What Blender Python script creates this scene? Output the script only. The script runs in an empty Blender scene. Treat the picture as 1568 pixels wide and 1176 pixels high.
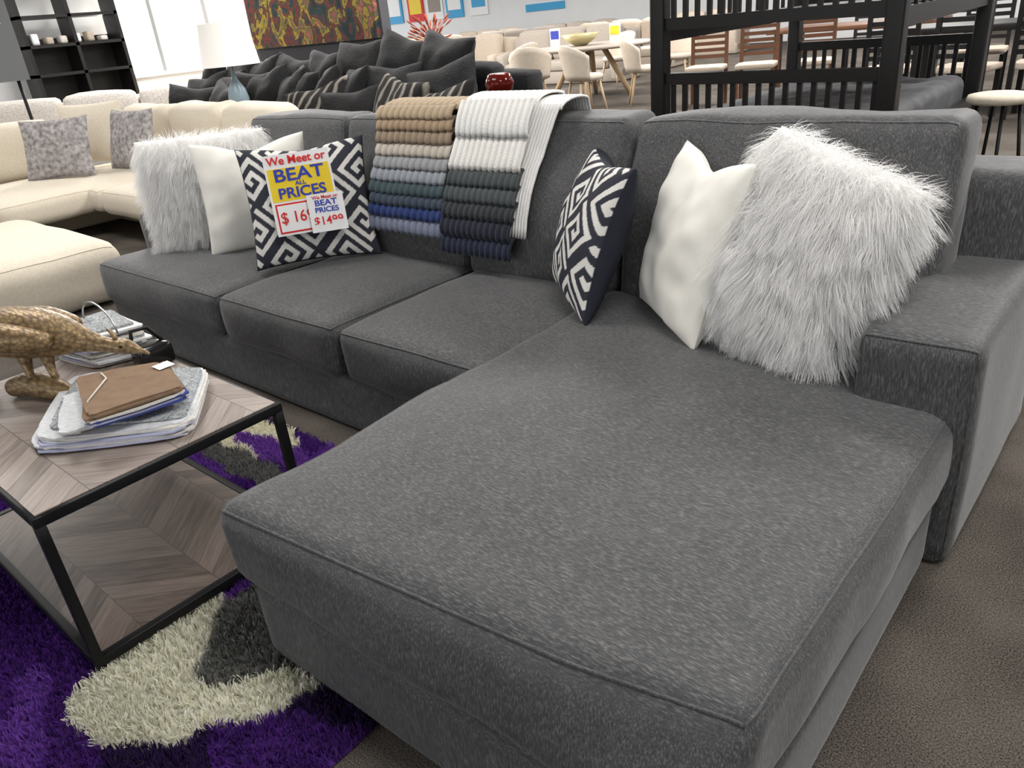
import bpy, math, random, numpy as np
from mathutils import Vector, Matrix, noise, kdtree
random.seed(3); rng=np.random.default_rng(3)
S=bpy.context.scene
V=Vector
# ---------------------------------------------------------------- helpers
def link(o,parent=None):
    S.collection.objects.link(o)
    if parent: o.parent=parent
    return o
def empty(name):
    o=bpy.data.objects.new(name,None); o.empty_display_size=.1; return link(o)
def mesh(name,verts,faces,mat=None,parent=None,smooth=True,cols=None):
    me=bpy.data.meshes.new(name)
    me.from_pydata([tuple(v) for v in verts],[],[tuple(f) for f in faces])
    if smooth: me.polygons.foreach_set('use_smooth',[True]*len(me.polygons))
    if cols is not None:
        a=me.color_attributes.new('Col','FLOAT_COLOR','POINT')
        c=np.ones((len(verts),4),dtype=np.float32); c[:,:3]=cols
        a.data.foreach_set('color',c.ravel())
    if mat: me.materials.append(mat)
    me.update()
    return link(bpy.data.objects.new(name,me),parent)
_cc={}
def cubetopo(n):
    if n in _cc: return _cc[n]
    idx={};vs=[];fs=[]
    def key(p):
        k=tuple(int(round(c*1000)) for c in p)
        if k not in idx: idx[k]=len(vs); vs.append(p)
        return idx[k]
    g=[math.sin((-1+2*i/n)*math.pi/2) for i in range(n+1)]
    for ax in range(3):
        for s in (-1,1):
            for i in range(n):
                for j in range(n):
                    q=[]
                    for (a,b) in ((i,j),(i+1,j),(i+1,j+1),(i,j+1)):
                        p=[0,0,0];p[ax]=s;p[(ax+1)%3]=g[a];p[(ax+2)%3]=g[b];q.append(key(p))
                    if s<0:q.reverse()
                    fs.append(q)
    _cc[n]=(np.array(vs),fs);return _cc[n]
def rbox(name,x0,x1,y0,y1,z0,z1,r,mat,parent=None,n=10,fn=None,crown=0,wr=0,side=0,seed=0,seams=()):
    vs,fs=cubetopo(n)
    h=np.array([x1-x0,y1-y0,z1-z0])/2; c=np.array([x1+x0,y1+y0,z1+z0])/2
    r=min(r,h.min()*.98)
    p=vs*h; inner=np.clip(p,-(h-r),h-r); d=p-inner
    L=np.linalg.norm(d,axis=1,keepdims=True); L[L==0]=1
    nrm=d/L; p=inner+nrm*r
    u=p/h
    if crown: p[:,2]+=np.where(u[:,2]>0,crown*(1-u[:,0]**2)*(1-u[:,1]**2),0)
    if side:
        m=(1-u[:,2]**2)
        p[:,0]+=np.sign(u[:,0])*side*m*(np.abs(u[:,0])>.9)*(1-u[:,1]**2)
        p[:,1]+=np.sign(u[:,1])*side*m*(np.abs(u[:,1])>.9)*(1-u[:,0]**2)
    p=p+c
    if wr:
        for i in range(len(p)):
            q=V(p[i])+V((seed,0,0))
            p[i]+=nrm[i]*wr*(noise.noise(q*2.6)+.3*noise.noise(q*7))
    if fn is not None: p=fn(p)
    o=mesh(name,p,fs,mat,parent)
    for k,(ax,s) in enumerate(seams):
        a,b=(ax+1)%3,(ax+2)%3
        sel=[i for i in range(len(vs)) if abs(vs[i][ax]-s)<1e-6 and max(abs(vs[i][a]),abs(vs[i][b]))>1-1e-6]
        sel.sort(key=lambda i:math.atan2(vs[i][b],vs[i][a]))
        pts=[p[i] for i in sel]; pts=pts+[pts[0]]
        tube(name+'_seam_%d'%k,pts,.0042,mat,parent,k=6)
    return o
def box(name,x0,x1,y0,y1,z0,z1,mat,parent=None,bev=.0):
    if bev: return rbox(name,x0,x1,y0,y1,z0,z1,bev,mat,parent,n=4)
    v=[(x,y,z) for x in (x0,x1) for y in (y0,y1) for z in (z0,z1)]
    f=[(0,1,3,2),(4,6,7,5),(0,4,5,1),(2,3,7,6),(0,2,6,4),(1,5,7,3)]
    return mesh(name,v,f,mat,parent,False)
def tube(name,pts,r,mat,parent=None,k=10):
    pts=[V(p) for p in pts]; rs=r if isinstance(r,(list,tuple)) else [r]*len(pts)
    vs=[];fs=[];prev=None
    for i,p in enumerate(pts):
        t=(pts[min(i+1,len(pts)-1)]-pts[max(i-1,0)]).normalized()
        a=t.cross(V((0,0,1))) if abs(t.z)<.95 else t.cross(V((1,0,0)))
        if prev is not None:
            a=prev-t*prev.dot(t)
        a.normalize();prev=a;b=t.cross(a)
        for j in range(k):
            an=2*math.pi*j/k; vs.append(p+a*math.cos(an)*rs[i]+b*math.sin(an)*rs[i])
    for i in range(len(pts)-1):
        for j in range(k):
            fs.append((i*k+j,i*k+(j+1)%k,(i+1)*k+(j+1)%k,(i+1)*k+j))
    fs.append(list(range(k))[::-1]); fs.append([(len(pts)-1)*k+j for j in range(k)])
    return mesh(name,vs,fs,mat,parent)
def lathe(name,c,prof,mat,parent=None,k=28,sx=1,sy=1):
    vs=[];fs=[]
    for (r,z) in prof:
        for j in range(k):
            a=2*math.pi*j/k; vs.append((c[0]+r*math.cos(a)*sx,c[1]+r*math.sin(a)*sy,c[2]+z))
    for i in range(len(prof)-1):
        for j in range(k):
            fs.append((i*k+j,i*k+(j+1)%k,(i+1)*k+(j+1)%k,(i+1)*k+j))
    fs.append(list(range(k))[::-1]); fs.append([(len(prof)-1)*k+j for j in range(k)])
    return mesh(name,vs,fs,mat,parent)
# ---------------------------------------------------------------- materials
def newmat(name):
    m=bpy.data.materials.new(name); m.use_nodes=True
    nt=m.node_tree; b=nt.nodes['Principled BSDF']; return m,nt,b
def simple(name,col,rough=.6,metal=0,var=.0,scale=20,bump=0,bscale=100,sheen=0,spec=.3):
    m,nt,b=newmat(name); b.inputs['Roughness'].default_value=rough; b.inputs['Metallic'].default_value=metal
    b.inputs['Specular IOR Level'].default_value=spec
    b.inputs['Base Color'].default_value=(*col,1)
    if sheen: b.inputs['Sheen Weight'].default_value=sheen
    tc=nt.nodes.new('ShaderNodeTexCoord')
    if var:
        n=nt.nodes.new('ShaderNodeTexNoise'); n.inputs['Scale'].default_value=scale; n.inputs['Detail'].default_value=4
        nt.links.new(tc.outputs['Object'],n.inputs['Vector'])
        r=nt.nodes.new('ShaderNodeValToRGB'); r.color_ramp.elements[0].position=.3; r.color_ramp.elements[1].position=.7
        r.color_ramp.elements[0].color=(*[c*(1-var) for c in col],1); r.color_ramp.elements[1].color=(*[min(1,c*(1+var)) for c in col],1)
        nt.links.new(n.outputs['Fac'],r.inputs['Fac']); nt.links.new(r.outputs['Color'],b.inputs['Base Color'])
    if bump:
        n2=nt.nodes.new('ShaderNodeTexNoise'); n2.inputs['Scale'].default_value=bscale; n2.inputs['Detail'].default_value=3
        nt.links.new(tc.outputs['Object'],n2.inputs['Vector'])
        bp=nt.nodes.new('ShaderNodeBump'); bp.inputs['Strength'].default_value=bump; bp.inputs['Distance'].default_value=.01
        nt.links.new(n2.outputs['Fac'],bp.inputs['Height']); nt.links.new(bp.outputs['Normal'],b.inputs['Normal'])
    return m
def colmat(name,rough=.8,bump=0,bscale=300,sheen=0,trans=0):
    m,nt,b=newmat(name); b.inputs['Roughness'].default_value=rough
    b.inputs['Specular IOR Level'].default_value=.2
    a=nt.nodes.new('ShaderNodeAttribute'); a.attribute_name='Col'
    nt.links.new(a.outputs['Color'],b.inputs['Base Color'])
    if sheen: b.inputs['Sheen Weight'].default_value=sheen
    if bump:
        tc=nt.nodes.new('ShaderNodeTexCoord')
        n2=nt.nodes.new('ShaderNodeTexNoise'); n2.inputs['Scale'].default_value=bscale
        nt.links.new(tc.outputs['Object'],n2.inputs['Vector'])
        bp=nt.nodes.new('ShaderNodeBump'); bp.inputs['Strength'].default_value=bump; bp.inputs['Distance'].default_value=.01
        nt.links.new(n2.outputs['Fac'],bp.inputs['Height']); nt.links.new(bp.outputs['Normal'],b.inputs['Normal'])
    if trans:
        t=nt.nodes.new('ShaderNodeBsdfTranslucent'); nt.links.new(a.outputs['Color'],t.inputs['Color'])
        mx=nt.nodes.new('ShaderNodeMixShader');mx.inputs[0].default_value=trans
        out=nt.nodes['Material Output'];nt.links.new(b.outputs[0],mx.inputs[1]);nt.links.new(t.outputs[0],mx.inputs[2]);nt.links.new(mx.outputs[0],out.inputs[0])
    return m
def chenille():
    m,nt,b=newmat('grey_chenille'); N=nt.nodes.new; Lk=nt.links.new
    b.inputs['Roughness'].default_value=.65; b.inputs['Specular IOR Level'].default_value=.35
    b.inputs['Sheen Weight'].default_value=.25; b.inputs['Sheen Roughness'].default_value=.4
    tc=N('ShaderNodeTexCoord'); geo=N('ShaderNodeNewGeometry'); sep=N('ShaderNodeSeparateXYZ')
    Lk(geo.outputs['True Normal'],sep.inputs[0])
    ab=N('ShaderNodeMath');ab.operation='ABSOLUTE';Lk(sep.outputs['Z'],ab.inputs[0])
    mr=N('ShaderNodeMapRange');mr.inputs['From Min'].default_value=.55;mr.inputs['From Max'].default_value=.8;Lk(ab.outputs[0],mr.inputs['Value'])
    outs=[]
    for sc in ((320,320,40),(60,320,320)):
        mp=N('ShaderNodeMapping'); mp.inputs['Scale'].default_value=sc; Lk(tc.outputs['Object'],mp.inputs['Vector'])
        n=N('ShaderNodeTexNoise'); n.inputs['Scale'].default_value=1; n.inputs['Detail'].default_value=2; n.inputs['Roughness'].default_value=.6
        Lk(mp.outputs[0],n.inputs['Vector']); outs.append(n)
    mx=N('ShaderNodeMix');mx.data_type='FLOAT';Lk(mr.outputs[0],mx.inputs['Factor']);Lk(outs[0].outputs['Fac'],mx.inputs[2]);Lk(outs[1].outputs['Fac'],mx.inputs[3])
    lo=N('ShaderNodeTexNoise');lo.inputs['Scale'].default_value=20;lo.inputs['Detail'].default_value=5;lo.inputs['Roughness'].default_value=.75;Lk(tc.outputs['Object'],lo.inputs['Vector'])
    ma=N('ShaderNodeMath');ma.operation='MULTIPLY_ADD';ma.inputs[1].default_value=.20;Lk(lo.outputs['Fac'],ma.inputs[0])
    m2=N('ShaderNodeMath');m2.operation='SUBTRACT';m2.inputs[1].default_value=.10;Lk(mx.outputs[0],m2.inputs[0]);Lk(m2.outputs[0],ma.inputs[2])
    r=N('ShaderNodeValToRGB'); e=r.color_ramp.elements
    e[0].position=.32;e[0].color=(.038,.038,.041,1);e[1].position=.74;e[1].color=(.165,.162,.158,1)
    x=e.new(.52);x.color=(.067,.0675,.070,1)
    Lk(ma.outputs[0],r.inputs['Fac']);Lk(r.outputs['Color'],b.inputs['Base Color'])
    bp=N('ShaderNodeBump');bp.inputs['Strength'].default_value=.25;bp.inputs['Distance'].default_value=.003
    Lk(mx.outputs[0],bp.inputs['Height']);Lk(bp.outputs['Normal'],b.inputs['Normal'])
    return m
def mth(nt,op,a,b=None):
    n=nt.nodes.new('ShaderNodeMath');n.operation=op
    for i,v in enumerate((a,b)):
        if v is None: continue
        if isinstance(v,(int,float)): n.inputs[i].default_value=v
        else: nt.links.new(v,n.inputs[i])
    return n.outputs[0]
def chevron(name,cols,W=.36,pw=.075):
    m,nt,b=newmat(name); N=nt.nodes.new; Lk=nt.links.new
    b.inputs['Roughness'].default_value=.42; b.inputs['Specular IOR Level'].default_value=.4
    tc=N('ShaderNodeTexCoord');sp=N('ShaderNodeSeparateXYZ');Lk(tc.outputs['Object'],sp.inputs[0])
    X,Y=sp.outputs['X'],sp.outputs['Y']
    col=mth(nt,'FLOOR',mth(nt,'DIVIDE',Y,W))
    fr=mth(nt,'FRACT',mth(nt,'DIVIDE',Y,W))
    par=mth(nt,'MODULO',mth(nt,'ADD',col,100),2)
    sg=mth(nt,'SUBTRACT',mth(nt,'MULTIPLY',par,2),1)
    s=mth(nt,'ADD',X,mth(nt,'MULTIPLY',mth(nt,'MULTIPLY',Y,sg),1.0))
    sd=mth(nt,'DIVIDE',s,pw*1.414)
    pid=mth(nt,'FLOOR',sd); pf=mth(nt,'FRACT',sd)
    cb=N('ShaderNodeCombineXYZ');Lk(pid,cb.inputs[0]);Lk(col,cb.inputs[1])
    wn=N('ShaderNodeTexWhiteNoise');Lk(cb.outputs[0],wn.inputs['Vector'])
    al=mth(nt,'SUBTRACT',X,mth(nt,'MULTIPLY',Y,sg))
    cg=N('ShaderNodeCombineXYZ');Lk(mth(nt,'MULTIPLY',s,55),cg.inputs[0]);Lk(mth(nt,'MULTIPLY',al,5),cg.inputs[1]);Lk(mth(nt,'MULTIPLY',pid,3.7),cg.inputs[2])
    gn=N('ShaderNodeTexNoise');gn.inputs['Scale'].default_value=1;gn.inputs['Detail'].default_value=5;gn.inputs['Distortion'].default_value=.6;Lk(cg.outputs[0],gn.inputs['Vector'])
    fac=mth(nt,'ADD',mth(nt,'MULTIPLY',wn.outputs['Value'],.35),mth(nt,'MULTIPLY',gn.outputs['Fac'],.75))
    r=N('ShaderNodeValToRGB');e=r.color_ramp.elements
    e[0].position=.25;e[0].color=(*cols[0],1);e[1].position=.9;e[1].color=(*cols[2],1);x=e.new(.55);x.color=(*cols[1],1)
    Lk(fac,r.inputs['Fac'])
    gap=mth(nt,'MINIMUM',pf,mth(nt,'SUBTRACT',1,pf)); gap2=mth(nt,'MINIMUM',fr,mth(nt,'SUBTRACT',1,fr))
    g=mth(nt,'MINIMUM',mth(nt,'GREATER_THAN',gap,.012),mth(nt,'GREATER_THAN',gap2,.004))
    mx=N('ShaderNodeMix');mx.data_type='RGBA';mx.inputs[6].default_value=(.05,.04,.035,1);Lk(g,mx.inputs['Factor']);Lk(r.outputs['Color'],mx.inputs[7])
    Lk(mx.outputs[2],b.inputs['Base Color'])
    bp=N('ShaderNodeBump');bp.inputs['Strength'].default_value=.2;bp.inputs['Distance'].default_value=.002;Lk(gn.outputs['Fac'],bp.inputs['Height']);Lk(bp.outputs['Normal'],b.inputs['Normal'])
    return m
def carpet():
    m,nt,b=newmat('carpet'); N=nt.nodes.new; Lk=nt.links.new
    b.inputs['Roughness'].default_value=.95;b.inputs['Specular IOR Level'].default_value=.1
    tc=N('ShaderNodeTexCoord')
    n=N('ShaderNodeTexNoise');n.inputs['Scale'].default_value=240;n.inputs['Detail'].default_value=4;n.inputs['Roughness'].default_value=.7;Lk(tc.outputs['Object'],n.inputs['Vector'])
    n2=N('ShaderNodeTexNoise');n2.inputs['Scale'].default_value=2.5;n2.inputs['Detail'].default_value=4;Lk(tc.outputs['Object'],n2.inputs['Vector'])
    f=mth(nt,'ADD',mth(nt,'MULTIPLY',n.outputs['Fac'],.8),mth(nt,'MULTIPLY',n2.outputs['Fac'],.2))
    r=N('ShaderNodeValToRGB');e=r.color_ramp.elements;e[0].position=.40;e[0].color=(.022,.018,.016,1);e[1].position=.66;e[1].color=(.20,.175,.15,1)
    Lk(f,r.inputs['Fac']);Lk(r.outputs['Color'],b.inputs['Base Color'])
    return m
def furmat():
    m,nt,b=newmat('white_faux_fur'); b.inputs['Base Color'].default_value=(.93,.925,.92,1);b.inputs['Roughness'].default_value=.5
    t=nt.nodes.new('ShaderNodeBsdfTranslucent');t.inputs['Color'].default_value=(.93,.92,.91,1)
    mx=nt.nodes.new('ShaderNodeMixShader');mx.inputs[0].default_value=.4
    out=nt.nodes['Material Output'];nt.links.new(b.outputs[0],mx.inputs[1]);nt.links.new(t.outputs[0],mx.inputs[2]);nt.links.new(mx.outputs[0],out.inputs[0])
    return m
GREY=chenille()
BLACKM=simple('black_metal',(.012,.012,.013),.45,.3)
BLACKW=simple('black_painted_wood',(.012,.011,.011),.4)
WOOD=chevron('chevron_wood_top',[(.15,.118,.105),(.27,.22,.19),(.39,.33,.295)],W=.24,pw=.06)
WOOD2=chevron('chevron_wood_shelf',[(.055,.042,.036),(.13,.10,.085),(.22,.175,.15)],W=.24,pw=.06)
CARPET=carpet()
CREAM=simple('cream_fabric',(.68,.61,.50),.9,var=.06,scale=60,bump=.3,bscale=220,sheen=.15)
BOUCLE=simple('boucle_fabric',(.60,.56,.52),.95,var=.18,scale=40,bump=.9,bscale=45)
BEIGE=simple('beige_fabric',(.46,.39,.32),.9,var=.1,scale=40)
TAUPE=simple('taupe_fabric',(.34,.30,.26),.9,var=.1,scale=40)
BLACKF=simple('black_plush',(.007,.007,.008),.8,var=.3,scale=30,bump=.5,bscale=60,sheen=.08)
WHITES=simple('white_velvet',(.80,.775,.71),.5,var=.02,scale=10,sheen=.2)
FURW=furmat()
FURBASE=simple('fur_pillow_cover',(.88,.87,.85),.9)
WALLM=simple('wall_paint',(.80,.81,.82),.8,var=.02,scale=2)
WHITEP=simple('white_paper',(.85,.85,.85),.5)
COL=colmat('printed_cotton',.8)
COLP=colmat('plush_swatch',.75,bump=.4,bscale=180,sheen=.15)
COLR=colmat('shag_yarn',.6,sheen=.1,trans=.3)
# ---------------------------------------------------------------- camera
Rr=[[.7567,-.1991,.6227],[.6447,.3848,-.6605],[-.1082,.9013,.4195]]
X0,Y0,Z0=[V(r) for r in Rr]
Zc=(Z0+X0*.022).normalized(); Yc=(Y0-Zc*Y0.dot(Zc)).normalized(); Xc=Yc.cross(Zc)
cam=bpy.data.objects.new('camera',bpy.data.cameras.new('camera')); link(cam)
cam.data.sensor_width=36; cam.data.lens=1164/1568*36; cam.data.clip_start=.05
M=Matrix((Xc,Yc,Zc)).to_4x4(); M.translation=V((0,0,1.5)); cam.matrix_world=M
S.camera=cam
# ---------------------------------------------------------------- room
box('floor',-34,6.2,-6,26.2,-.1,0,CARPET)
box('wall_back',-34,6.2,26,26.2,0,4.2,WALLM)
box('wall_right',6,6.2,-6,26,0,4.2,WALLM)
wf=empty('unseen_front_wall')
for i,(a,b_,z0,z1) in enumerate([(-34,6,0,.9),(-34,6,3.0,4.2),(-34,-9,.9,3.0),(-6,-3.5,.9,3.0),(3,6,.9,3.0)]): box('panel_%d'%i,a,b_,-6.2,-6,z0,z1,WALLM,wf)  # unseen wall behind the camera, added to hold back front light
box('ceiling',-34,6.2,-6,26.2,4.2,4.3,simple('ceiling_paint',(.8,.8,.8),.9))
wl=empty('wall_left')
for i,(a,b_,z0,z1) in enumerate([(-6,7.0,0,4.2),(7.0,10.3,0,1.15),(7.0,10.3,3.6,4.2),(10.3,11.5,0,4.2)]):
    box('panel_%d'%i,-16.2,-16,a,b_,z0,z1,WALLM,wl)
w=empty('window_1')
TR=simple('window_frame_white',(.8,.8,.8),.5)
for yy in (7.0,8.05,8.15,9.2,9.3,10.2): box('mullion',-16.15,-16.0,yy,yy+.1,1.15,3.6,TR,w)
box('sill',-16.2,-15.9,7,10.3,1.1,1.17,TR,w); box('head',-16.15,-16,7,10.3,3.5,3.6,TR,w)
# ---------------------------------------------------------------- grey sectional
sf=empty('grey_sectional_sofa')
def chf(p):
    k=np.clip(1-(p[:,1]-.66)/1.2,0,1); t=(p[:,0]+1.66)/1.36
    zz=np.clip((p[:,2]-.22)/.24,0,1)
    p[:,1]+=(t*(.03+.11*zz)+.03*np.clip(t-.75,0,1)*4*zz)*k; return p
TB=((2,1),(2,-1))
rbox('chaise_base',-1.62,-.325,.665,2.0,.0,.25,.035,GREY,sf,n=14,fn=chf,wr=.004)
rbox('chaise_cushion',-1.68,-.32,.65,2.48,.235,.475,.06,GREY,sf,n=36,fn=chf,crown=.032,side=.018,wr=.018,seams=TB)
rbox('chaise_rear_base',-1.62,-.29,1.98,2.9,.0,.25,.03,GREY,sf,n=8)
rbox('sofa_base',-4.60,-1.6,1.61,2.9,.0,.25,.03,GREY,sf,n=12,wr=.004)
for i,(a,b_) in enumerate([(-4.64,-3.335),(-3.325,-2.435),(-2.425,-1.60)]):
    rbox('seat_cushion_%d'%(i+1),a,b_,1.60,2.5,.225,.465,.055,GREY,sf,n=22,crown=.034,side=.018,wr=.016,seed=i*3,seams=TB)
rbox('back_frame',-4.60,-.30,2.70,3.0,.0,.95,.05,GREY,sf,n=12,wr=.006)
rbox('arm_right',-.585,-.27,1.98,3.0,.0,.675,.05,GREY,sf,n=16,crown=.01,wr=.010,seams=((1,-1),))
rbox('arm_left',-4.64,-4.36,1.90,3.0,.25,.675,.05,GREY,sf,n=12,wr=.008)
def lean(p):
    q=np.clip((p[:,2]-.5)/.5,0,1)
    p[:,1]-=.03*np.sin(math.pi*q)*(p[:,1]<2.5)
    p[:,1]+=(p[:,2]-.46)*.26; return p
for i,(a,b_) in enumerate([(-4.30,-3.39),(-3.37,-2.47),(-2.45,-1.66),(-1.62,-.52)]):
    rbox('back_cushion_%d'%(i+1),a,b_,2.41,2.66,.44,1.115,.05,GREY,sf,n=24,crown=.012,side=.024,wr=.020,fn=lean,seed=5+i*2,seams=((1,-1),))
# ---------------------------------------------------------------- pillows
TILE=["#######.","#.....#.","#.###.#.","#.#.#.#.","#.#...#.","#.#####.","#.......","########"]
def greek(x,y,c=.024):
    a=(x+y)*.7071/c; b=(x-y)*.7071/c
    tx=int(math.floor(a/8)); 
    i=int(math.floor(b))%8; j=int(math.floor(a))%8
    if tx%2: i=7-i
    return TILE[i][j]=='#'
def pillow(name,c,ex,ez,w,h,t,mat,parent=None,n=30,chop=0,pinch=.07,pat=None,matback=None,wr=.01,seed=0,exp=.42):
    c=V(c);ex=V(ex).normalized();ez=V(ez);ez=(ez-ex*ez.dot(ex)).normalized();nf=ex.cross(ez)
    vs=[];cols=[];fs=[];front=[]
    def P(u,v,s):
        x=w/2*u*(1-pinch*(1-v*v)); z=h/2*v*(1-pinch*(1-u*u))
        th=t/2*(max(0,(1-u*u))*max(0,(1-v*v)))**exp
        if chop: z-=chop*math.exp(-(u/.45)**2)*max(0,(v+.2))/1.2; th*=(1-.35*math.exp(-(u/.3)**2)*max(0,v))
        q=V((x*3+seed,z*3,s*2)); wn=wr*(noise.noise(q*1.5)+.5*noise.noise(q*4))*min(1,th/(t*.2))
        return c+ex*x+ez*z+nf*s*(th+wn)
    g=[-math.cos(math.pi*i/n)*.5+(-1+2*i/n)*.5 for i in range(n+1)]
    for s in (1,-1):
        base=len(vs)
        for j in range(n+1):
            for i in range(n+1):
                vs.append(P(g[i],g[j],s))
                if pat is not None:
                    if s>0 and abs(g[i])<.985 and abs(g[j])<.985:
                        cols.append((.74,.72,.68) if not greek(g[i]*w/2,g[j]*h/2) else (.035,.037,.05))
                    else: cols.append((.022,.024,.035))
        for j in range(n):
            for i in range(n):
                a=base+j*(n+1)+i; f=(a,a+1,a+n+2,a+n+1)
                fs.append(f if s>0 else f[::-1])
    o=mesh(name,vs,fs,mat,parent,cols=np.array(cols) if pat is not None else None)
    o['fr']=[*c,*ex,*ez,*nf]
    return o
def fur(name,src,parent,count,length,width,mat,grav=.35,clumps=500,seg=4,cl=.55,spread=.35,colf=None,seed=1,lift=1.0,only=None):
    r=np.random.default_rng(seed)
    me=src.data; vs=np.array([v.co[:] for v in me.vertices]); 
    tris=[]
    for p in me.polygons:
        i=list(p.vertices)
        for k in range(1,len(i)-1): tris.append((i[0],i[k],i[k+1]))
    tris=np.array(tris); A,B,C=vs[tris[:,0]],vs[tris[:,1]],vs[tris[:,2]]
    cr=np.cross(B-A,C-A); ar=np.linalg.norm(cr,axis=1)+1e-12; nn=cr/ar[:,None]
    if only is not None: ar=ar*only((A+B+C)/3,nn)
    pick=r.choice(len(tris),count,p=ar/ar.sum())
    a=r.random(count);b=r.random(count);m=a+b>1;a[m]=1-a[m];b[m]=1-b[m]
    P=A[pick]+(B-A)[pick]*a[:,None]+(C-A)[pick]*b[:,None]; Nn=nn[pick]
    D=Nn*lift+np.array([0,0,-grav])+r.normal(0,spread,(count,3)); D/=np.linalg.norm(D,axis=1,keepdims=True)
    Ln=length*(.65+.5*r.random(count))
    T=P+D*Ln[:,None]+np.array([0,0,-grav*length*.35])
    kd=kdtree.KDTree(clumps); ci=r.choice(count,clumps,replace=False)
    for k,i in enumerate(ci): kd.insert(P[i],k)
    kd.balance()
    near=np.array([kd.find(P[i])[1] for i in range(count)])
    CT=T[ci][near]; CP=P[ci][near]
    out=np.zeros((count,seg+1,2,3)); side=np.cross(D,r.normal(0,1,(count,3))); side/=np.linalg.norm(side,axis=1,keepdims=True)
    for k in range(seg+1):
        s=k/seg
        q=P+(D*Ln[:,None])*s+np.array([0,0,-grav*length*.35])*s*s
        q=q*(1-cl*s*s)+(CT+(P-CP)*.15)*(cl*s*s)
        wd=width*(1-.85*s)/2 if seg>2 else width*(1-.35*s)/2
        out[:,k,0]=q-side*wd; out[:,k,1]=q+side*wd
    Vv=out.reshape(-1,3); base=np.arange(count)[:,None]*(2*(seg+1))
    F=[]
    for k in range(seg):
        o=2*k; F.append(np.stack([base[:,0]+o,base[:,0]+o+1,base[:,0]+o+3,base[:,0]+o+2],1))
    F=np.concatenate(F)
    me2=bpy.data.meshes.new(name); me2.vertices.add(len(Vv)); me2.vertices.foreach_set('co',Vv.ravel())
    me2.loops.add(len(F)*4); me2.loops.foreach_set('vertex_index',F.ravel().astype(np.int32))
    me2.polygons.add(len(F)); me2.polygons.foreach_set('loop_start',np.arange(0,len(F)*4,4,dtype=np.int32))
    me2.polygons.foreach_set('loop_total',np.full(len(F),4,dtype=np.int32))
    me2.polygons.foreach_set('use_smooth',np.ones(len(F),dtype=bool))
    me2.update(calc_edges=True)
    if colf is not None:
        ca=me2.color_attributes.new('Col','FLOAT_COLOR','POINT')
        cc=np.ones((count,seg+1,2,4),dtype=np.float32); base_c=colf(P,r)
        for k in range(seg+1): cc[:,k,:,:3]=(base_c*(.85+.15*k/seg))[:,None,:]  # strand roots tinted darker: self-shadow put into the yarn colour
        ca.data.foreach_set('color',cc.ravel())
    me2.materials.append(mat)
    return link(bpy.data.objects.new(name,me2),parent)
# right group
fp=empty('white_fur_pillow')
o=pillow('cover',(-.83,2.19,.80),(.50,-.14,-.16),(.10,.20,.60),.50,.58,.20,FURBASE,fp,seed=1,pinch=.02)
fur('fur',o,fp,34000,.105,.0020,FURW,grav=.85,clumps=900,cl=.6,spread=.34,seg=5)
o=pillow('white_velvet_pillow',(-1.23,2.28,.765),(.42,-.36,-.0),(.13,.13,.56),.56,.60,.20,WHITES,chop=.05,seed=2,n=40,wr=.022,pinch=.06)
o=pillow('patterned_pillow',(-1.665,2.32,.745),(.44,-.40,0),(.15,.13,.53),.57,.57,.22,COL,n=170,pat=1,chop=.02,seed=3)
# left group
o=pillow('patterned_pillow',(-3.27,2.19,.765),(.36,.46,.0),(-.16,.10,.54),.62,.59,.20,COL,n=170,pat=1,chop=.02,seed=4)
PATL=o
o=pillow('white_velvet_pillow',(-3.79,2.22,.765),(.36,.46,0),(-.10,.06,.55),.60,.59,.19,WHITES,chop=.05,seed=5,n=36,wr=.014)
fp=empty('white_fur_pillow')
o=pillow('cover',(-4.13,2.15,.78),(.40,.52,0),(-.06,.02,.58),.68,.60,.2,FURBASE,fp,seed=6,pinch=.02)
fur('fur',o,fp,24000,.105,.0024,FURW,grav=.85,clumps=650,seed=5,cl=.6,spread=.34)
# ---------------------------------------------------------------- price signs on pillow
fr=list(PATL['fr']); PC=V(fr[0:3]);EX=V(fr[3:6]);EZ=V(fr[6:9]);NF=V(fr[9:12])
RED=simple('red_ink',(.65,.02,.02),.5);YEL=simple('yellow_ink',(.85,.62,.03),.5);BLU=simple('blue_ink',(.03,.05,.40),.5)
def card(name,u,v,off,tilt=0):
    e=empty(name); c=PC+EX*u+EZ*v+NF*off
    Mx=Matrix((EX,EZ,NF)).transposed().to_4x4(); Mx=Mx@Matrix.Rotation(tilt,4,'Z'); Mx.translation=c
    e.matrix_world=Mx
    return e
def rect(name,par,x0,x1,y0,y1,z,mat,th=.001):
    return box(name,x0,x1,y0,y1,z-th,z,mat,par)
def text(name,par,s,x,y,size,z,mat,sx=1,bold=.0):
    cu=bpy.data.curves.new(name,'FONT');cu.body=s;cu.size=size;cu.align_x='CENTER';cu.align_y='CENTER';cu.offset=bold;cu.extrude=.0004
    cu.materials.append(mat);o=bpy.data.objects.new(name,cu);link(o,par);o.location=(x,y,z);o.scale=(sx,1,1);return o
c1=card('price_sign',-.015,.035,.124,.03)
rect('sheet',c1,-.155,.155,-.19,.19,0,WHITEP)
rect('yellow_field',c1,-.145,.145,-.03,.125,.001,YEL);
rect('red_box',c1,-.14,.14,-.18,-.04,.002,RED);rect('white_box',c1,-.132,.132,-.172,-.048,.003,WHITEP)
text('line_1',c1,'We Meet or',0,.158,.054,.004,RED,bold=.001)
text('line_2',c1,'BEAT',0,.088,.082,.004,BLU,1.25,.0015)
text('line_3',c1,'ALL',0,.046,.026,.004,BLU,1.2,.0005)
text('line_4',c1,'PRICES',0,.004,.068,.004,BLU,1.1,.0015)
text('line_5',c1,'$ 1699',-.03,-.11,.075,.006,RED,.9,.0005)
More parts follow.
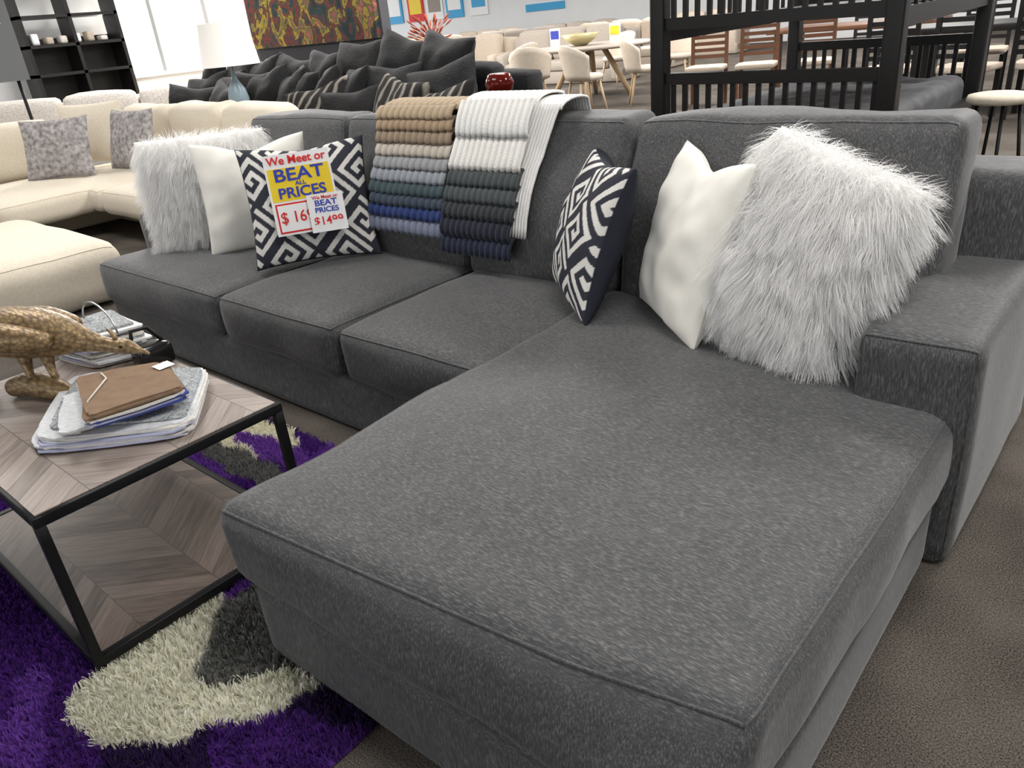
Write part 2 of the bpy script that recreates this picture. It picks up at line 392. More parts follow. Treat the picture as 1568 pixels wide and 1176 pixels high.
c2=card('price_card',.085,-.075,.150,.02)
rect('sheet',c2,-.085,.085,-.09,.09,0,WHITEP)
text('line_1',c2,'We Meet or',0,.072,.024,.002,RED,1,.0004)
text('line_2',c2,'BEAT',0,.045,.038,.002,BLU,1.2,.0008)
text('line_3',c2,'PRICES',0,.012,.034,.002,BLU,1.1,.0008)
text('line_4',c2,'$1499',0,-.04,.055,.002,RED,1,.0006)
# ---------------------------------------------------------------- swatches over the back
def surf_y(z): # cushion front surface
    q=min(max((z-.5)/.5,0),1)
    return 2.372-.03*math.sin(math.pi*q)+(z-.46)*.26
def strip_hanger(name,x0,x1,bands,par=None,ztop=1.175,dx=0,ph=0,pf=.016,off=.022,lo=.012,nz=8,curve=0):
    vs=[];fs=[];cols=[]
    nx=84; z=ztop; tot=sum(b[0] for b in bands)
    def flap(z0,z1,col,sd):
        base=len(vs)
        sh=random.uniform(-.008,.008)
        for j in range(nz+1):
            s=j/nz; zz=z0+(z1-z0)*s
            g=(ztop-zz)/tot
            for i in range(nx+1):
                x=x0+(x1-x0)*i/nx
                puff=pf*math.sin(math.pi*min(1,s*1.0))**.6
                rib=abs(math.sin(i*.45+ph))
                y=surf_y(zz)-lo-off*s-puff-.007*rib+.006*noise.noise(V((x*6,zz*6,1)))
                y=min(y,2.60)
                z2=zz-(.006*rib if s>.9 else 0)
                vs.append((x+sh+dx*(ztop-zz)+curve*math.sin(math.pi*min(g,1))+.004*noise.noise(V((zz*20,x0,0))),y,z2+.006*noise.noise(V((x*9,z0*3,4)))))
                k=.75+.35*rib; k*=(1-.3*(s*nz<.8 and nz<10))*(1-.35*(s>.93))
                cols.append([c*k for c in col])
        for j in range(nz):
            for i in range(nx):
                a=base+j*(nx+1)+i; fs.append((a,a+nx+1,a+nx+2,a+1))
    for bi,(hgt,col) in enumerate(bands):
        flap(z,z-hgt-.012,col,bi); z-=hgt
    base=len(vs); pts=[]
    for k in range(9):
        a=math.pi*k/8; pts.append((2.66-.105*math.cos(a), ztop-.03+.035*math.sin(a)-(.25*(k-6)*.3 if k>6 else 0)))
    for (y,zz) in pts:
        for i in range(nx+1):
            x=x0+(x1-x0)*i/nx; rib=abs(math.sin(i*.45+ph)); vs.append((x,y,zz+.006*rib)); k=.75+.35*rib; cols.append([c*k for c in bands[0][1]])
    for j in range(len(pts)-1):
        for i in range(nx):
            a=base+j*(nx+1)+i; fs.append((a,a+nx+1,a+nx+2,a+1))
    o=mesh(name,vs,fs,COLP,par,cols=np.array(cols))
    md=o.modifiers.new('t','SOLIDIFY');md.thickness=.008
    return o
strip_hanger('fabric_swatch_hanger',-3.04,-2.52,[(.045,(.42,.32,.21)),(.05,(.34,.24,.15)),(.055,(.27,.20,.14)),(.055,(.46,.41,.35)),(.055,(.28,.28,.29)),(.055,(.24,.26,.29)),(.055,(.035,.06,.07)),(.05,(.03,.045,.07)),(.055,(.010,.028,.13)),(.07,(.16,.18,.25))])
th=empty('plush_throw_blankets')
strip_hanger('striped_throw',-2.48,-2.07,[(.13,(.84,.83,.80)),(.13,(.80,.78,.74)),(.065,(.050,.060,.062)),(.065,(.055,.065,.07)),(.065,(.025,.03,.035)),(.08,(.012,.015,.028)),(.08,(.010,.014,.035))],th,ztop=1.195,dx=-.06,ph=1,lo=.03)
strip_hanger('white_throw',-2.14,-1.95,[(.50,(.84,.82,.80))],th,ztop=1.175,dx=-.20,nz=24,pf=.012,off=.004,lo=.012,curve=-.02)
# ---------------------------------------------------------------- coffee table
ct=empty('coffee_table')
x0,x1,y0,y1,H=-3.0,-1.925,.335,1.045,.52; q=.026
for i,(a,b_) in enumerate([(x0,y0),(x1-q,y0),(x0,y1-q),(x1-q,y1-q)]): box('leg_%d'%(i+1),a,a+q,b_,b_+q,0.012,H-.001,BLACKM,ct,.002)
for nm,z in (('top',H-.03),('bottom',.03)):
    box('rail_%s_front'%nm,x0,x1,y0,y0+q,z,z+.03,BLACKM,ct,.002);box('rail_%s_back'%nm,x0,x1,y1-q,y1,z,z+.03,BLACKM,ct,.002)
    box('rail_%s_left'%nm,x0,x0+q,y0,y1,z,z+.03,BLACKM,ct,.002);box('rail_%s_right'%nm,x1-q,x1,y0,y1,z,z+.03,BLACKM,ct,.002)
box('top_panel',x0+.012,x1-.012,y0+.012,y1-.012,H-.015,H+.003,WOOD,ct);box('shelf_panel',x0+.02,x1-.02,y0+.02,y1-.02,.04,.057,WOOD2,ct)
# ---------------------------------------------------------------- rug
def inpoly(x,y,poly):
    c=np.zeros(len(x),bool);j=len(poly)-1
    for i in range(len(poly)):
        xi,yi=poly[i];xj,yj=poly[j]
        c^=((yi>y)!=(yj>y))&(x<(xj-xi)*(y-yi)/(yj-yi+1e-9)+xi); j=i
    return c
POLC=[(-1.90,.26),(-1.80,.20),(-1.66,.25),(-1.55,.33),(-1.48,.46),(-1.40,.58),(-1.38,.68),(-1.48,.68),(-1.55,.58),(-1.63,.50),(-1.72,.50),(-1.80,.60),(-1.92,.72),(-2.05,.70),(-2.1,.55),(-2.0,.40)]
def rugcol(P,r):
    x=P[:,0]+.012*np.sin(P[:,1]*33);y=P[:,1]+.012*np.sin(P[:,0]*29)
    c=np.zeros((len(x),3)); 
    w=np.sin(x*5+3*np.sin(y*3.1))+.5*np.sin(y*9+x*4)
    c[:]=(.10,.022,.25)
    c[w>.55]=(.035,.012,.085); c[(w<-.8)]=(.20,.065,.42)
    g=((x+1.68)**2/.05+(y-.70)**2/.048<1); c[g]=(.25,.25,.235)
    m=inpoly(x,y,POLC); c[m]=(1,.97,.82)
    m=((x+2.95)**2/.20+(y-1.27)**2/.006<1)|((x+2.70)**2/.05+(y-1.38)**2/.004<1); c[m]=(1,.95,.76)
    g=((x+2.55)**2/.12+(y-1.17)**2/.004<1); c[g]=(.2,.2,.19)
    g=((x+2.5)**2/.12+(y-1.30)**2/.003<1); c[g]=(.24,.08,.46)
    m=((x+3.9)**2/.2+(y-.2)**2/.1<1)|((x+2.6)**2/.15+(y+.5)**2/.1<1); c[m]=(1,.95,.76)
    return np.minimum(c*(.85+.3*r.random(len(x)))[:,None],1)
rg=empty('shag_rug')
rx0,rx1,ry0,ry1=-3.7,-1.18,-.5,1.46
nx,ny=160,125
gx,gy=np.meshgrid(np.linspace(rx0,rx1,nx),np.linspace(ry0,ry1,ny)); Pg=np.stack([gx.ravel(),gy.ravel(),np.full(nx*ny,.008)],1)
fg=[(j*nx+i,j*nx+i+1,(j+1)*nx+i+1,(j+1)*nx+i) for j in range(ny-1) for i in range(nx-1)]
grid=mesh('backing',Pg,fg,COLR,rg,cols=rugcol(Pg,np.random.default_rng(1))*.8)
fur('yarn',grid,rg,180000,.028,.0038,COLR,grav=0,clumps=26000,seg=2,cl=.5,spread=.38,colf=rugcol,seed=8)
# ---------------------------------------------------------------- bird sculpture
def skin(name,chain,mat,parent,sub=2):
    vs=[];rad=[];ed=[]
    for br in chain:
        prev=None
        for it in br:
            vs.append(it[0]);rad.append(it[1]);
            if prev is not None: ed.append((prev,len(vs)-1))
            prev=len(vs)-1
    me=bpy.data.meshes.new(name);me.from_pydata(vs,ed,[]);me.materials.append(mat)
    o=link(bpy.data.objects.new(name,me),parent)
    m=o.modifiers.new('s','SKIN');m.use_smooth_shade=True
    for i,r in enumerate(rad):
        sv=me.skin_vertices[0].data[i]; sv.radius=(r,r) if not isinstance(r,tuple) else r; sv.use_root=(i==0)
    ss=o.modifiers.new('ss','SUBSURF');ss.levels=sub;ss.render_levels=sub
    return o
m,nt,b=newmat('antique_gold'); GOLD=m
tc=nt.nodes.new('ShaderNodeTexCoord');vo=nt.nodes.new('ShaderNodeTexVoronoi');vo.inputs['Scale'].default_value=75
mp=nt.nodes.new('ShaderNodeMapping');mp.inputs['Rotation'].default_value=(0,0,-.8);mp.inputs['Scale'].default_value=(.5,1.1,1.1)
nt.links.new(tc.outputs['Object'],mp.inputs['Vector']);nt.links.new(mp.outputs[0],vo.inputs['Vector'])
rr=nt.nodes.new('ShaderNodeValToRGB');rr.color_ramp.elements[0].color=(.40,.28,.14,1);rr.color_ramp.elements[1].color=(.14,.09,.045,1);rr.color_ramp.elements[1].position=.8
nt.links.new(vo.outputs['Distance'],rr.inputs['Fac']);nt.links.new(rr.outputs['Color'],b.inputs['Base Color'])
b.inputs['Metallic'].default_value=.35;b.inputs['Roughness'].default_value=.42
bp=nt.nodes.new('ShaderNodeBump');bp.inputs['Strength'].default_value=.5;bp.inputs['Distance'].default_value=.004;bp.invert=True
nt.links.new(vo.outputs['Distance'],bp.inputs['Height']);nt.links.new(bp.outputs['Normal'],b.inputs['Normal'])
bird=empty('gold_bird_sculpture')
skin('body',[[((-3.14,.36,.745),.010),((-3.06,.42,.745),.024),((-2.95,.50,.745),.045),((-2.83,.59,.742),.082),((-2.72,.67,.735),.098),((-2.63,.735,.72),.076),((-2.57,.775,.700),.044),((-2.525,.805,.684),.029),((-2.49,.828,.674),.024),((-2.46,.85,.670),.029),((-2.435,.866,.664),.024),((-2.415,.878,.654),.010),((-2.385,.895,.642),.004)]],GOLD,bird)
skin('crest',[[((-2.47,.84,.692),.010),((-2.485,.84,.714),.008),((-2.51,.835,.727),.003)]],GOLD,bird,1)
for s,dx in (('left',-.02),('right',.03)):
    skin('leg_'+s,[[((-2.70+dx,.66+dx,.68),.03),((-2.69+dx,.655+dx,.63),.018),((-2.67+dx,.65+dx,.60),.012),((-2.655+dx,.655+dx,.585),.014)]],GOLD,bird,1)
    skin('wing_'+s,[[((-2.60+dx*1.2,.76-dx*2.2,.725),.028),((-2.70+dx*1.3,.685-dx*3,.750),.055),((-2.84,.59-dx*2.2,.760),.046),((-2.98,.485-dx*1.2,.755),.022),((-3.08,.41-dx*.8,.75),.006)]],GOLD,bird,2)
    ey=V((-2.455+(.018 if s=='right' else -.018),.855+(-.022 if s=='right' else .022),.678))
    lathe('eye_'+s,ey,[(.001,-.005),(.004,-.003),(.005,0),(.004,.003),(.001,.005)],BLACKM,bird,k=8)
skin('rock_base',[[((-2.80,.58,.55),.030),((-2.72,.63,.57),.045),((-2.64,.66,.56),.044),((-2.57,.68,.548),.032),((-2.51,.70,.538),.018)]],GOLD,bird,2)
# ---------------------------------------------------------------- swatch stacks on table
def slab(name,quad,z0,z1,mat,parent,n=12,jit=.006,seed=0,e=.28):
    q=[V((*p,0)) for p in quad]; vs=[];fs=[]
    K=48; ring=[]
    for k in range(K):
        a=2*math.pi*k/K; ca,sa=math.cos(a),math.sin(a)
        u=math.copysign(abs(ca)**e,ca);v=math.copysign(abs(sa)**e,sa); u=(u+1)/2;v=(v+1)/2
        p=q[0]*(1-u)*(1-v)+q[1]*u*(1-v)+q[2]*u*v+q[3]*(1-u)*v
        p+=V((noise.noise(V((k*.4,seed,0))),noise.noise(V((k*.4,seed,9))),0))*jit
        ring.append(p)
    c=sum(ring,V())/K
    for z in (z0,z1):
        for s in (1,.66,.33):
            for p in ring:
                d=c+(p-c)*s; vs.append((d.x,d.y,z+(.004*noise.noise(V((d.x*14,d.y*14,seed*.15))))))
    for k in range(K):
        k2=(k+1)%K
        fs.append((k,k2,3*K+k2,3*K+k))
        for s in range(2):
            fs.append((3*K+s*K+k,3*K+s*K+k2,3*K+(s+1)*K+k2,3*K+(s+1)*K+k))
    fs.append([5*K+k for k in range(K)]); fs.append([k for k in range(K)][::-1])
    return mesh(name,vs,fs,mat,parent,False)
st=empty('fabric_swatch_stack')
G1=simple('speckled_grey_fabric',(.34,.36,.37),.9,var=.6,scale=140)
G2=simple('white_grey_fabric',(.66,.67,.69),.9,var=.12,scale=60); G3=simple('lilac_fabric',(.45,.46,.62),.9)
BR=simple('brown_suede',(.23,.15,.095),.9,var=.1,scale=30); BLF=simple('blue_fabric',(.05,.07,.28),.9); CRF=simple('offwhite_fabric',(.70,.67,.62),.9,var=.1,scale=40)
Q=[(-2.27,.46),(-1.955,.77),(-2.29,1.02),(-2.67,.73)]
z=H+.006
for i in range(8):
    dx,dy=random.uniform(-.016,.012),random.uniform(-.012,.012)
    slab('swatch_%d'%i,[(a+dx,b_+dy) for a,b_ in Q],z,z+.0048,[G2,G3,CRF,G2,G3,G2,CRF,G2][i],st,seed=i,jit=.012);z+=.0052
Qs=[(-2.29,.52),(-1.985,.785),(-2.29,1.01),(-2.62,.74)]
slab('speckled_top',Qs,z+.002,z+.007,G1,st,seed=9,jit=.008,e=.2);z+=.0075
Q2=[(-2.10,.57),(-2.04,.83),(-2.28,.90),(-2.42,.68)]
Q3=[(-2.19,.53),(-2.14,.72),(-2.36,.80),(-2.47,.66)]
for i in range(4): slab('folded_%d'%i,[(a+.01*i,b_-.008*i) for a,b_ in Q3],z,z+.006,[CRF,G2,CRF,G2][i],st,seed=20+i,jit=.02);z+=.0062
for i in range(7):
    slab('top_swatch_%d'%i,[(a+random.uniform(-.008,.008),b_+random.uniform(-.008,.008)) for a,b_ in Q2],z,z+.006,[BLF,G3,BLF,CRF,BR,BR,BR][i],st,seed=30+i,e=.14,jit=.010);z+=.0062
box('tag',-2.26,-2.21,.84,.89,z+.003,z+.004,WHITEP,st)
tube('string',[(-2.20,.60,z-.05),(-2.19,.62,z+.004),(-2.30,.72,z+.006),(-2.36,.73,z+.004),(-2.38,.735,z-.04)],.0025,CRF,st,k=6)
mg=empty('swatch_book_pile')
z=H+.004
for i in range(12):
    a=.015*random.uniform(-1,1)
    slab('book_%d'%i,[(-2.98+a,.38+a),(-2.86+a,.40),(-2.88,.55+a),(-2.98,.55)],z,z+.006,[G3,CRF,G2,G1][i%4],mg,seed=50+i);z+=.0075
zz=H+.004
for i in range(15):
    a=.03*random.uniform(-1,1)
    slab('sheet_%d'%i,[(-3.0+a*.3,.80+a),(-2.76+a,.84),(-2.70+a,1.02+a*.5),(-2.98,1.03)],zz,zz+.007,[CRF,G3,G2,WHITEP,G1][i%5],mg,seed=70+i,e=.15);zz+=.0083
tube('binder_ring',[(-2.98+.14*(1-math.cos(a*math.pi/10)),.93,zz-.01+.09*math.sin(a*math.pi/10)) for a in range(11)],.0035,simple('ring_metal',(.6,.6,.6),.3,1),mg)
hd=empty('black_swatch_case')
rbox('case',-2.64,-2.54,.92,1.04,H+.004,H+.085,.02,simple('gloss_black',(.01,.01,.01),.15),hd,n=6)
tube('handle',[(-2.62,.93,H+.07),(-2.64,.95,H+.13),(-2.62,1.00,H+.13),(-2.58,1.03,H+.07)],.007,BLACKM,hd)
# ---------------------------------------------------------------- generic sofas
def sofa(name,cx,cy,w,rot,mat,d=1.15,seat=.5,back=1.05,pil=None,n=6,cush=3):
    e=empty(name); e.location=(cx,cy,0); e.rotation_euler=(0,0,rot)
    a=.26
    rbox('base',-w/2,w/2,-d/2,d/2,.0,.30,.04,mat,e,n=n)
    rbox('back',-w/2,w/2,d/2-.3,d/2,.2,back-.08,.08,mat,e,n=n)
    rbox('arm_left',-w/2,-w/2+a,-d/2,d/2,.0,.72,.08,mat,e,n=n);rbox('arm_right',w/2-a,w/2,-d/2,d/2,.0,.72,.08,mat,e,n=n)
    cw=(w-2*a)/cush
    for i in range(cush):
        x=-w/2+a+cw*i
        rbox('seat_cushion_%d'%i,x,x+cw,-d/2-.03,d/2-.25,.28,seat,.06,mat,e,n=n,crown=.03)
        rbox('back_cushion_%d'%i,x+.01,x+cw-.01,d/2-.5,d/2-.24,seat-.02,back,.09,pil or mat,e,n=n,wr=.02,seed=i,crown=.03)
    return e
cs=empty('cream_sectional_sofa')
rbox('base_a',-9.5,-8.2,.6,4.5,.0,.3,.05,CREAM,cs,n=8);rbox('base_b',-9.5,-6.1,3.2,4.4,.0,.3,.05,CREAM,cs,n=8)
for i,(a,b_) in enumerate([(.6,1.95),(1.97,3.2)]):
    rbox('seat_a%d'%i,-9.1,-7.55,a,b_,.22,.46,.09,CREAM,cs,n=12,crown=.04,wr=.01,seams=((2,1),))
    rbox('back_a%d'%i,-9.45,-9.0,a,b_,.45,1.00,.14,CREAM,cs,n=12,wr=.03,seed=i)
for i,(a,b_) in enumerate([(-9.1,-7.4),(-7.38,-6.3)]):
    rbox('seat_b%d'%i,a,b_,2.75,4.1,.22,.46,.09,CREAM,cs,n=12,crown=.04,wr=.01,seams=((2,1),))
for i,(a,b_) in enumerate([(-9.2,-8.1),(-8.08,-7.1),(-7.08,-6.15)]):
    rbox('back_b%d'%i,a,b_,3.9,4.3,.45,1.01,.14,CREAM,cs,n=12,wr=.03,seed=i+4)
rbox('ottoman_part',-7.1,-5.3,.95,2.05,.0,.42,.14,CREAM,cs,n=16,crown=.05,wr=.015,seams=((2,1),))
PATG=simple('grey_woven',(.32,.30,.30),.9,var=.5,scale=25)
pillow('grey_throw_pillow',(-8.35,2.9,.76),(.5,.5,0),(-.2,.1,.6),.66,.58,.2,PATG,cs,n=16)
pillow('grey_throw_pillow_b',(-7.95,3.45,.76),(.6,.1,0),(-.0,.2,.6),.66,.58,.2,PATG,cs,n=16)
pillow('cream_throw_pillow',(-8.7,3.4,.82),(.5,.4,0),(-.2,.1,.6),.7,.62,.22,CREAM,cs,n=16)
sofa('boucle_sofa',-12.2,5.0,3.6,math.radians(60),BOUCLE)
sofa('beige_sofa',-13.6,8.4,3.2,math.radians(70),BEIGE,pil=CREAM)
sofa('black_sofa',-7.5,5.75,5.0,0,BLACKF,back=1.12,cush=4)
bpile=empty('black_pillow_pile')
STR=simple('striped_fur',(.1,.09,.08),.9)
nt=STR.node_tree;wv=nt.nodes.new('ShaderNodeTexWave');wv.inputs['Scale'].default_value=3;wv.inputs['Distortion'].default_value=4
tc=nt.nodes.new('ShaderNodeTexCoord');nt.links.new(tc.outputs['Object'],wv.inputs['Vector']);rr=nt.nodes.new('ShaderNodeValToRGB')
rr.color_ramp.elements[0].position=.6;rr.color_ramp.elements[0].color=(.012,.011,.011,1);rr.color_ramp.elements[1].position=1;rr.color_ramp.elements[1].color=(.22,.20,.17,1)
nt.links.new(wv.outputs['Fac'],rr.inputs['Fac']);nt.links.new(rr.outputs['Color'],nt.nodes['Principled BSDF'].inputs['Base Color'])
for i in range(24):
    x=-9.7+i*.198+random.uniform(-.08,.08); row=i%3
    if row==2 and x<-7.4 and x>-8.4: row=1
    pillow('pillow_%d'%i,(x,5.45-row*.26,1.04-row*.15+random.uniform(-.04,.1)),(1,random.uniform(-.6,.6),random.uniform(-.25,.25)),(random.uniform(-.3,.3),.4,1),.74,.68,.32,STR if i in (14,20,23) else BLACKF,bpile,n=16,seed=i,chop=.03,wr=.03)
lp=empty('table_lamp'); lc=(-7.90,4.68,0)
SH=simple('lamp_shade_linen',(.84,.81,.77),.8); 
lathe('shade',(lc[0],lc[1],1.31),[(.305,0),(.30,.0),(.245,.41),(.24,.41),(.295,.005)],SH,lp)
lathe('base',(lc[0],lc[1],.66),[(.09,0),(.10,.03),(.05,.08),(.09,.2),(.11,.32),(.09,.42),(.03,.52),(.012,.6),(.012,.8)],simple('lamp_ceramic',(.25,.33,.38),.25),lp)
stb=empty('side_table');rbox('top',lc[0]-.25,lc[0]+.25,lc[1]-.2,lc[1]+.2,.62,.66,.01,BLACKW,stb,n=3)
for a in (-1,1):
    for b_ in (-1,1): box('leg',lc[0]+a*.21-.02,lc[0]+a*.21+.02,lc[1]+b_*.16-.02,lc[1]+b_*.16+.02,0,.62,BLACKW,stb)
m,nt,b=newmat('abstract_canvas');CAN=m
tc=nt.nodes.new('ShaderNodeTexCoord');n=nt.nodes.new('ShaderNodeTexNoise');n.inputs['Scale'].default_value=3.2;n.inputs['Detail'].default_value=8;n.inputs['Distortion'].default_value=1.2
nt.links.new(tc.outputs['Object'],n.inputs['Vector']);r=nt.nodes.new('ShaderNodeValToRGB');e=r.color_ramp.elements
e[0].position=.3;e[0].color=(.01,.015,.015,1);e[1].position=.75;e[1].color=(.6,.38,.04,1)
for p,c in ((.42,(.015,.05,.05)),(.47,(.20,.03,.02)),(.51,(.02,.03,.03)),(.55,(.50,.33,.03)),(.60,(.04,.10,.04)),(.66,(.40,.10,.10))): x=e.new(p);x.color=(*c,1)
nt.links.new(n.outputs['Fac'],r.inputs['Fac']);nt.links.new(r.outputs['Color'],b.inputs['Base Color'])
pt=empty('abstract_painting');box('canvas',-10.75,-7.97,6.80,6.858,1.42,3.0,CAN,pt)
pa=empty('wall_partition');box('panel',-10.8,-7.93,6.86,7.0,0,3.2,simple('partition_dark',(.10,.10,.11),.7),pa)
cn=empty('console_table');box('top',-7.6,-6.3,6.42,6.78,.98,1.02,BLACKW,cn,.005)
for a in (-7.56,-6.38):
    for b_ in (6.45,6.71): box('leg',a,a+.04,b_,b_+.04,0,.98,BLACKW,cn)
pl=empty('red_leaf_plant');px,py=-6.82,6.6
lathe('vase',(px,py,1.02),[(.05,0),(.09,.06),(.10,.14),(.05,.24),(.06,.27)],WHITEP,pl)
REDL=simple('red_foliage',(.42,.09,.045),.7)
for k in range(60):
    a=random.uniform(0,6.28);rr_=random.uniform(.05,.27);hh=random.uniform(.10,.34)
    p0=V((px,py,1.27));p1=V((px+rr_*.4*math.cos(a),py+rr_*.4*math.sin(a),1.27+hh*.6));p2=V((px+rr_*math.cos(a),py+rr_*math.sin(a),1.27+hh))
    tube('stem',[p0,p1,p2],[.003,.003,.002],REDL,pl,k=4)
    tube('leaf',[p1.lerp(p2,.5),p1.lerp(p2,.8),p2,p2+(p2-p1)*.15],[.002,.010,.009,.001],REDL,pl,k=5)
su=empty('black_shelving_unit')
for yy in (5.3,6.1,6.9): box('side',-15.6,-15.1,yy,yy+.06,0,2.8,BLACKW,su)
for zz in (.1,.7,1.3,1.75,2.2,2.75): box('shelf',-15.6,-15.1,5.3,6.96,zz,zz+.05,BLACKW,su)
box('back_panel',-15.62,-15.6,5.3,6.96,0,1.9,BLACKW,su)
for i in range(6): rbox('decor',-15.4,-15.2,5.45+i*.23,5.57+i*.23,1.8,1.88+random.random()*.12,.02,[WHITEP,BEIGE,CRF][i%3],su,n=3)
ar=empty('sunburst_wall_art')
box('panel',-10.6,-10.52,2.75,3.62,1.36,2.4,simple('grey_lacquer',(.18,.19,.20),.35),ar)
for k in range(14):
    a=math.radians(-10+k*8); tube('ray',[(-10.51,2.8,2.3),(-10.51,2.8+.8*math.cos(a)*.95,2.3-.9*math.sin(a))],.004,WHITEP,ar,k=4)
tube('stand',[(-10.56,3.5,0),(-10.56,3.5,1.4)],.02,BLACKM,ar);lathe('foot',(-10.56,3.5,0),[(.18,0),(.18,.02),(.02,.03)],BLACKM,ar)
# ---------------------------------------------------------------- far furniture
k=0
for yy,xs in ((15.5,(-15.2,-11.6)),(18.5,(-19.5,-15.7,-12)),(22,(-24,-20,-16,-12))):
    for x in xs: sofa('beige_sofa',x,yy,3.3,.1,[BEIGE,TAUPE][k%2],back=1.15,n=4);k+=1
LEG=simple('oak_leg',(.50,.36,.22),.5);SHELLM=simple('chair_upholstery',(.55,.48,.40),.8,var=.05)
def shell_chair(x,y,rot):
    e=empty('dining_chair');e.location=(x,y,0);e.rotation_euler=(0,0,rot)
    lathe('seat',(0,0,.50),[(.20,0),(.27,.02),(.29,.07),(.25,.10)],SHELLM,e,k=20)
    vs=[];fs=[];K=16
    for j in range(7):
        for i in range(K+1):
            a=math.radians(-75+150*i/K); s=j/6
            hgt=.5*(math.cos(a*.8))**.6
            r=.28+.06*s; vs.append((r*math.sin(a),r*math.cos(a)*(.95+.15*s),.54+hgt*s))
    for j in range(6):
        for i in range(K): a=j*(K+1)+i;fs.append((a,a+1,a+K+2,a+K+1))
    o=mesh('back',vs,fs,SHELLM,e);md=o.modifiers.new('s','SOLIDIFY');md.thickness=.04
    for a in (-1,1):
        for b_ in (-1,1): tube('leg',[(a*.16,b_*.16,.50),(a*.25,b_*.25,0)],[.022,.013],LEG,e,k=8)
for x,y,r in ((-7.45,10.4,2.7),(-8.75,10.7,-2.6),(-7.05,11.5,2.2),(-10.3,12.2,-1.6),(-7.8,13.9,.3),(-9.3,14.1,-.2)): shell_chair(x,y,r)
dt=empty('dining_table');TT=simple('table_top_taupe',(.36,.31,.27),.35)
lathe('top',(-8.75,12.4,.86),[(1.1,0),(1.15,.02),(1.15,.05),(1.1,.06)],TT,dt,k=40)
for a in range(4):
    an=a*math.pi/2+.5; tube('leg',[(-8.75+.25*math.cos(an),12.4+.25*math.sin(an),.86),(-8.75+.75*math.cos(an),12.4+.75*math.sin(an),0)],.05,LEG,dt,k=8)
for nm,x,y in (('table_sign',-9.3,12.1),('table_sign',-8.2,12.4)):
    e=empty(nm); box('card',x-.11,x+.11,y,y+.02,.92,1.24,WHITEP,e); box('print',x-.09,x+.09,y-.006,y,1.06,1.2,[BLU,YEL][x>-9],e)
bw=empty('wire_bowl');lathe('bowl',(-8.8,12.2,.92),[(.1,0),(.26,.1),(.34,.2),(.33,.2),(.25,.11),(.09,.02)],simple('pale_gold',(.55,.50,.28),.4,.5),bw)
BRN=simple('walnut',(.12,.055,.03),.4);
def slat_chair(x,y,rot,mt=None):
    mt=mt or BRN
    e=empty('wood_dining_chair');e.location=(x,y,0);e.rotation_euler=(0,0,rot)
    rbox('seat',-.28,.28,-.28,.26,.50,.58,.03,BEIGE,e,n=4)
    for a in (-1,1):
        box('front_leg',a*.25-.025,a*.25+.025,-.26,-.21,0,.5,mt,e);box('back_post',a*.25-.025,a*.25+.025,.22,.27,0,1.2,mt,e)
    for i in range(6): box('slat',-.24,.24,.23,.26,.66+i*.09,.71+i*.09,mt,e)
for x,y in ((-5.85,11.3),(-5.15,11.5),(-4.4,11.7)): slat_chair(x,y,.3)
for x,y,r in ((-2.9,10.2,3.3),(-2.1,10.1,3.0),(-1.4,10.3,3.1),(-2.4,12.3,.1),(-1.5,12.3,0)): slat_chair(x,y,r,BLACKW)
def table(nm,a,b_,c,d,mt):
    e=empty(nm);box('top',a,b_,c,d,.86,.93,mt,e,.01)
    for p in (a+.1,b_-.2):
        for q_ in (c+.1,d-.2): box('leg',p,p+.1,q_,q_+.1,0,.87,mt,e)
table('brown_table',-5.6,-3.2,12.8,14.0,BRN);table('black_table',-3.1,-1.0,10.7,11.9,BLACKW)
for x in (-4.6,-3.8,-2.0): slat_chair(x,14.6,.1,BLACKW)
# bunk bed
bb=empty('black_bunk_bed')
P1,P2,P3,P4=V((-2.82,4.80,0)),V((-1.34,4.70,0)),V((-1.41,7.1,0)),V((-2.88,7.2,0))
def beam(nm,a,b_,z0,z1,w=.05):
    a=V(a);b_=V(b_);d=(b_-a).normalized();s=V((-d.y,d.x,0))*w/2
    vs=[];
    for p in (a,b_):
        for ss in (-1,1):
            for z in (z0,z1): vs.append((p.x+s.x*ss,p.y+s.y*ss,z))
    mesh(nm,vs,[(0,1,3,2),(4,6,7,5),(0,4,5,1),(2,3,7,6),(0,2,6,4),(1,5,7,3)],BLACKW,bb,False)
for i,p in enumerate((P1,P2,P3,P4)): box('post_%d'%i,p.x-.05,p.x+.05,p.y-.05,p.y+.05,0,2.2,BLACKW,bb,.006)
for (a,b_,ns) in ((P1,P2,17),(P4,P3,17)):
    beam('rail',a,b_,1.0,1.07);beam('rail',a,b_,.45,.60);beam('rail',a,b_,1.33,1.40);beam('rail',a,b_,2.0,2.1)
    for i in range(1,ns):
        p=a.lerp(b_,i/ns); q2=p+(b_-a).normalized()*.03
        beam('slat',p,q2,.6,1.0,.02); beam('slat',p,q2,1.40,2.0,.02)
for (a,b_) in ((P2,P3),(P1,P4)):
    beam('side_rail',a,b_,.45,.62);beam('side_rail',a,b_,1.26,1.36);
    for i in range(1,14):
        p=a.lerp(b_,i/14); q2=p+(b_-a).normalized()*.035
        beam('slat',p,q2,1.36,1.7,.02)
    beam('guard',a,b_,1.7,1.76)
QU=simple('charcoal_quilt',(.085,.085,.092),.8,var=.2,scale=8)
o=rbox('lower_mattress',-2.78,-1.45,4.85,7.05,.52,.76,.07,QU,bb,n=44)
for v in o.data.vertices:
    if v.co.z>.6: v.co.z+=.028*(abs(math.sin((v.co.x+v.co.y)*9))*abs(math.sin((v.co.x-v.co.y)*9)))**.5
rbox('upper_platform',-2.78,-1.45,4.85,7.05,1.34,1.37,.01,BLACKW,bb,n=3)
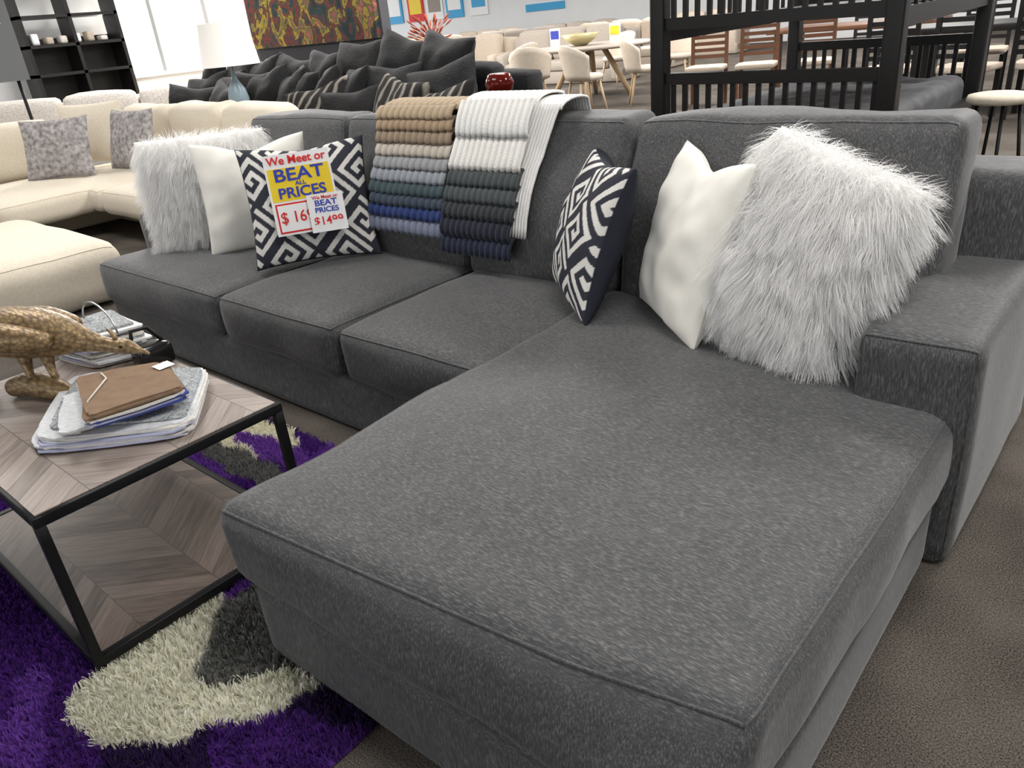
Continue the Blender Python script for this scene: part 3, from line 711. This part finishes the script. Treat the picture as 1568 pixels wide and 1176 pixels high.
stl=empty('bar_stool');lathe('seat',(-1.02,5.95,.72),[(.17,0),(.19,.02),(.18,.05),(.13,.06)],CREAM,stl)
for a in range(4):
    an=a*math.pi/2+.4;tube('leg',[(-1.02+.12*math.cos(an),5.95+.12*math.sin(an),.72),(-1.02+.22*math.cos(an),5.95+.22*math.sin(an),0)],.012,BLACKM,stl,k=6)
lathe('ring',(-1.02,5.95,.25),[(.19,0),(.20,.0),(.20,.02),(.19,.02)],BLACKM,stl)
rd=empty('red_glass_bowl');lathe('bowl',(-4.22,4.75,.96),[(.05,0),(.10,.03),(.115,.09),(.09,.15),(.07,.16)],simple('red_glass',(.10,.006,.004),.1),rd)
rt=empty('accent_table');lathe('top',(-4.22,4.75,0),[(.2,0),(.2,.02),(.03,.05),(.03,.91),(.22,.93),(.22,.96)],BLACKW,rt)
SB=simple('sign_blue',(.05,.35,.65),.5)
ws=empty('wall_sign');box('panel',-21.3,-19.4,25.95,26,1.62,1.88,SB,ws)
for i,(x,mt) in enumerate(((-29,SB),(-27.6,RED),(-26.4,WHITEP),(-25.2,SB),(-23.8,WHITEP))):
    e=empty('wall_poster');box('frame',x-.5,x+.5,25.94,26,1.7,3.2,mt,e);box('print',x-.38,x+.38,25.93,25.94,2.0,3.0,[WHITEP,YEL,TAUPE,WHITEP,SB][i],e)
# ---------------------------------------------------------------- light
W=bpy.data.worlds.new('world');S.world=W;W.use_nodes=True
bg=W.node_tree.nodes['Background'];bg.inputs[0].default_value=(.95,.98,1,1);bg.inputs[1].default_value=3.0
def area(name,loc,rot,sx,sy,en,col=(1,1,1)):
    l=bpy.data.lights.new(name,'AREA');l.shape='RECTANGLE';l.size=sx;l.size_y=sy;l.energy=en;l.color=col
    o=bpy.data.objects.new(name,l);o.location=loc;o.rotation_euler=rot;link(o);return o
i=0
for x in (-26,-18,-11,-5,0.5):
    for y in (1.5,6.5,12,19):
        if y<12 and x<-16: continue
        area('overhead_fill_%d'%i,(x,y,4.15),(0,0,0),2.4,1.2,{1.5:125,6.5:250,12:330,19:330}[y],(1,.98,.95));i+=1  # unseen overhead area lamps, added to light the tops and brighten the background
area('window_daylight',(-15.9,8.6,2.4),(0,math.radians(-90),0),2.4,3.2,700,(1,.96,.90))
S.view_settings.view_transform='Standard'
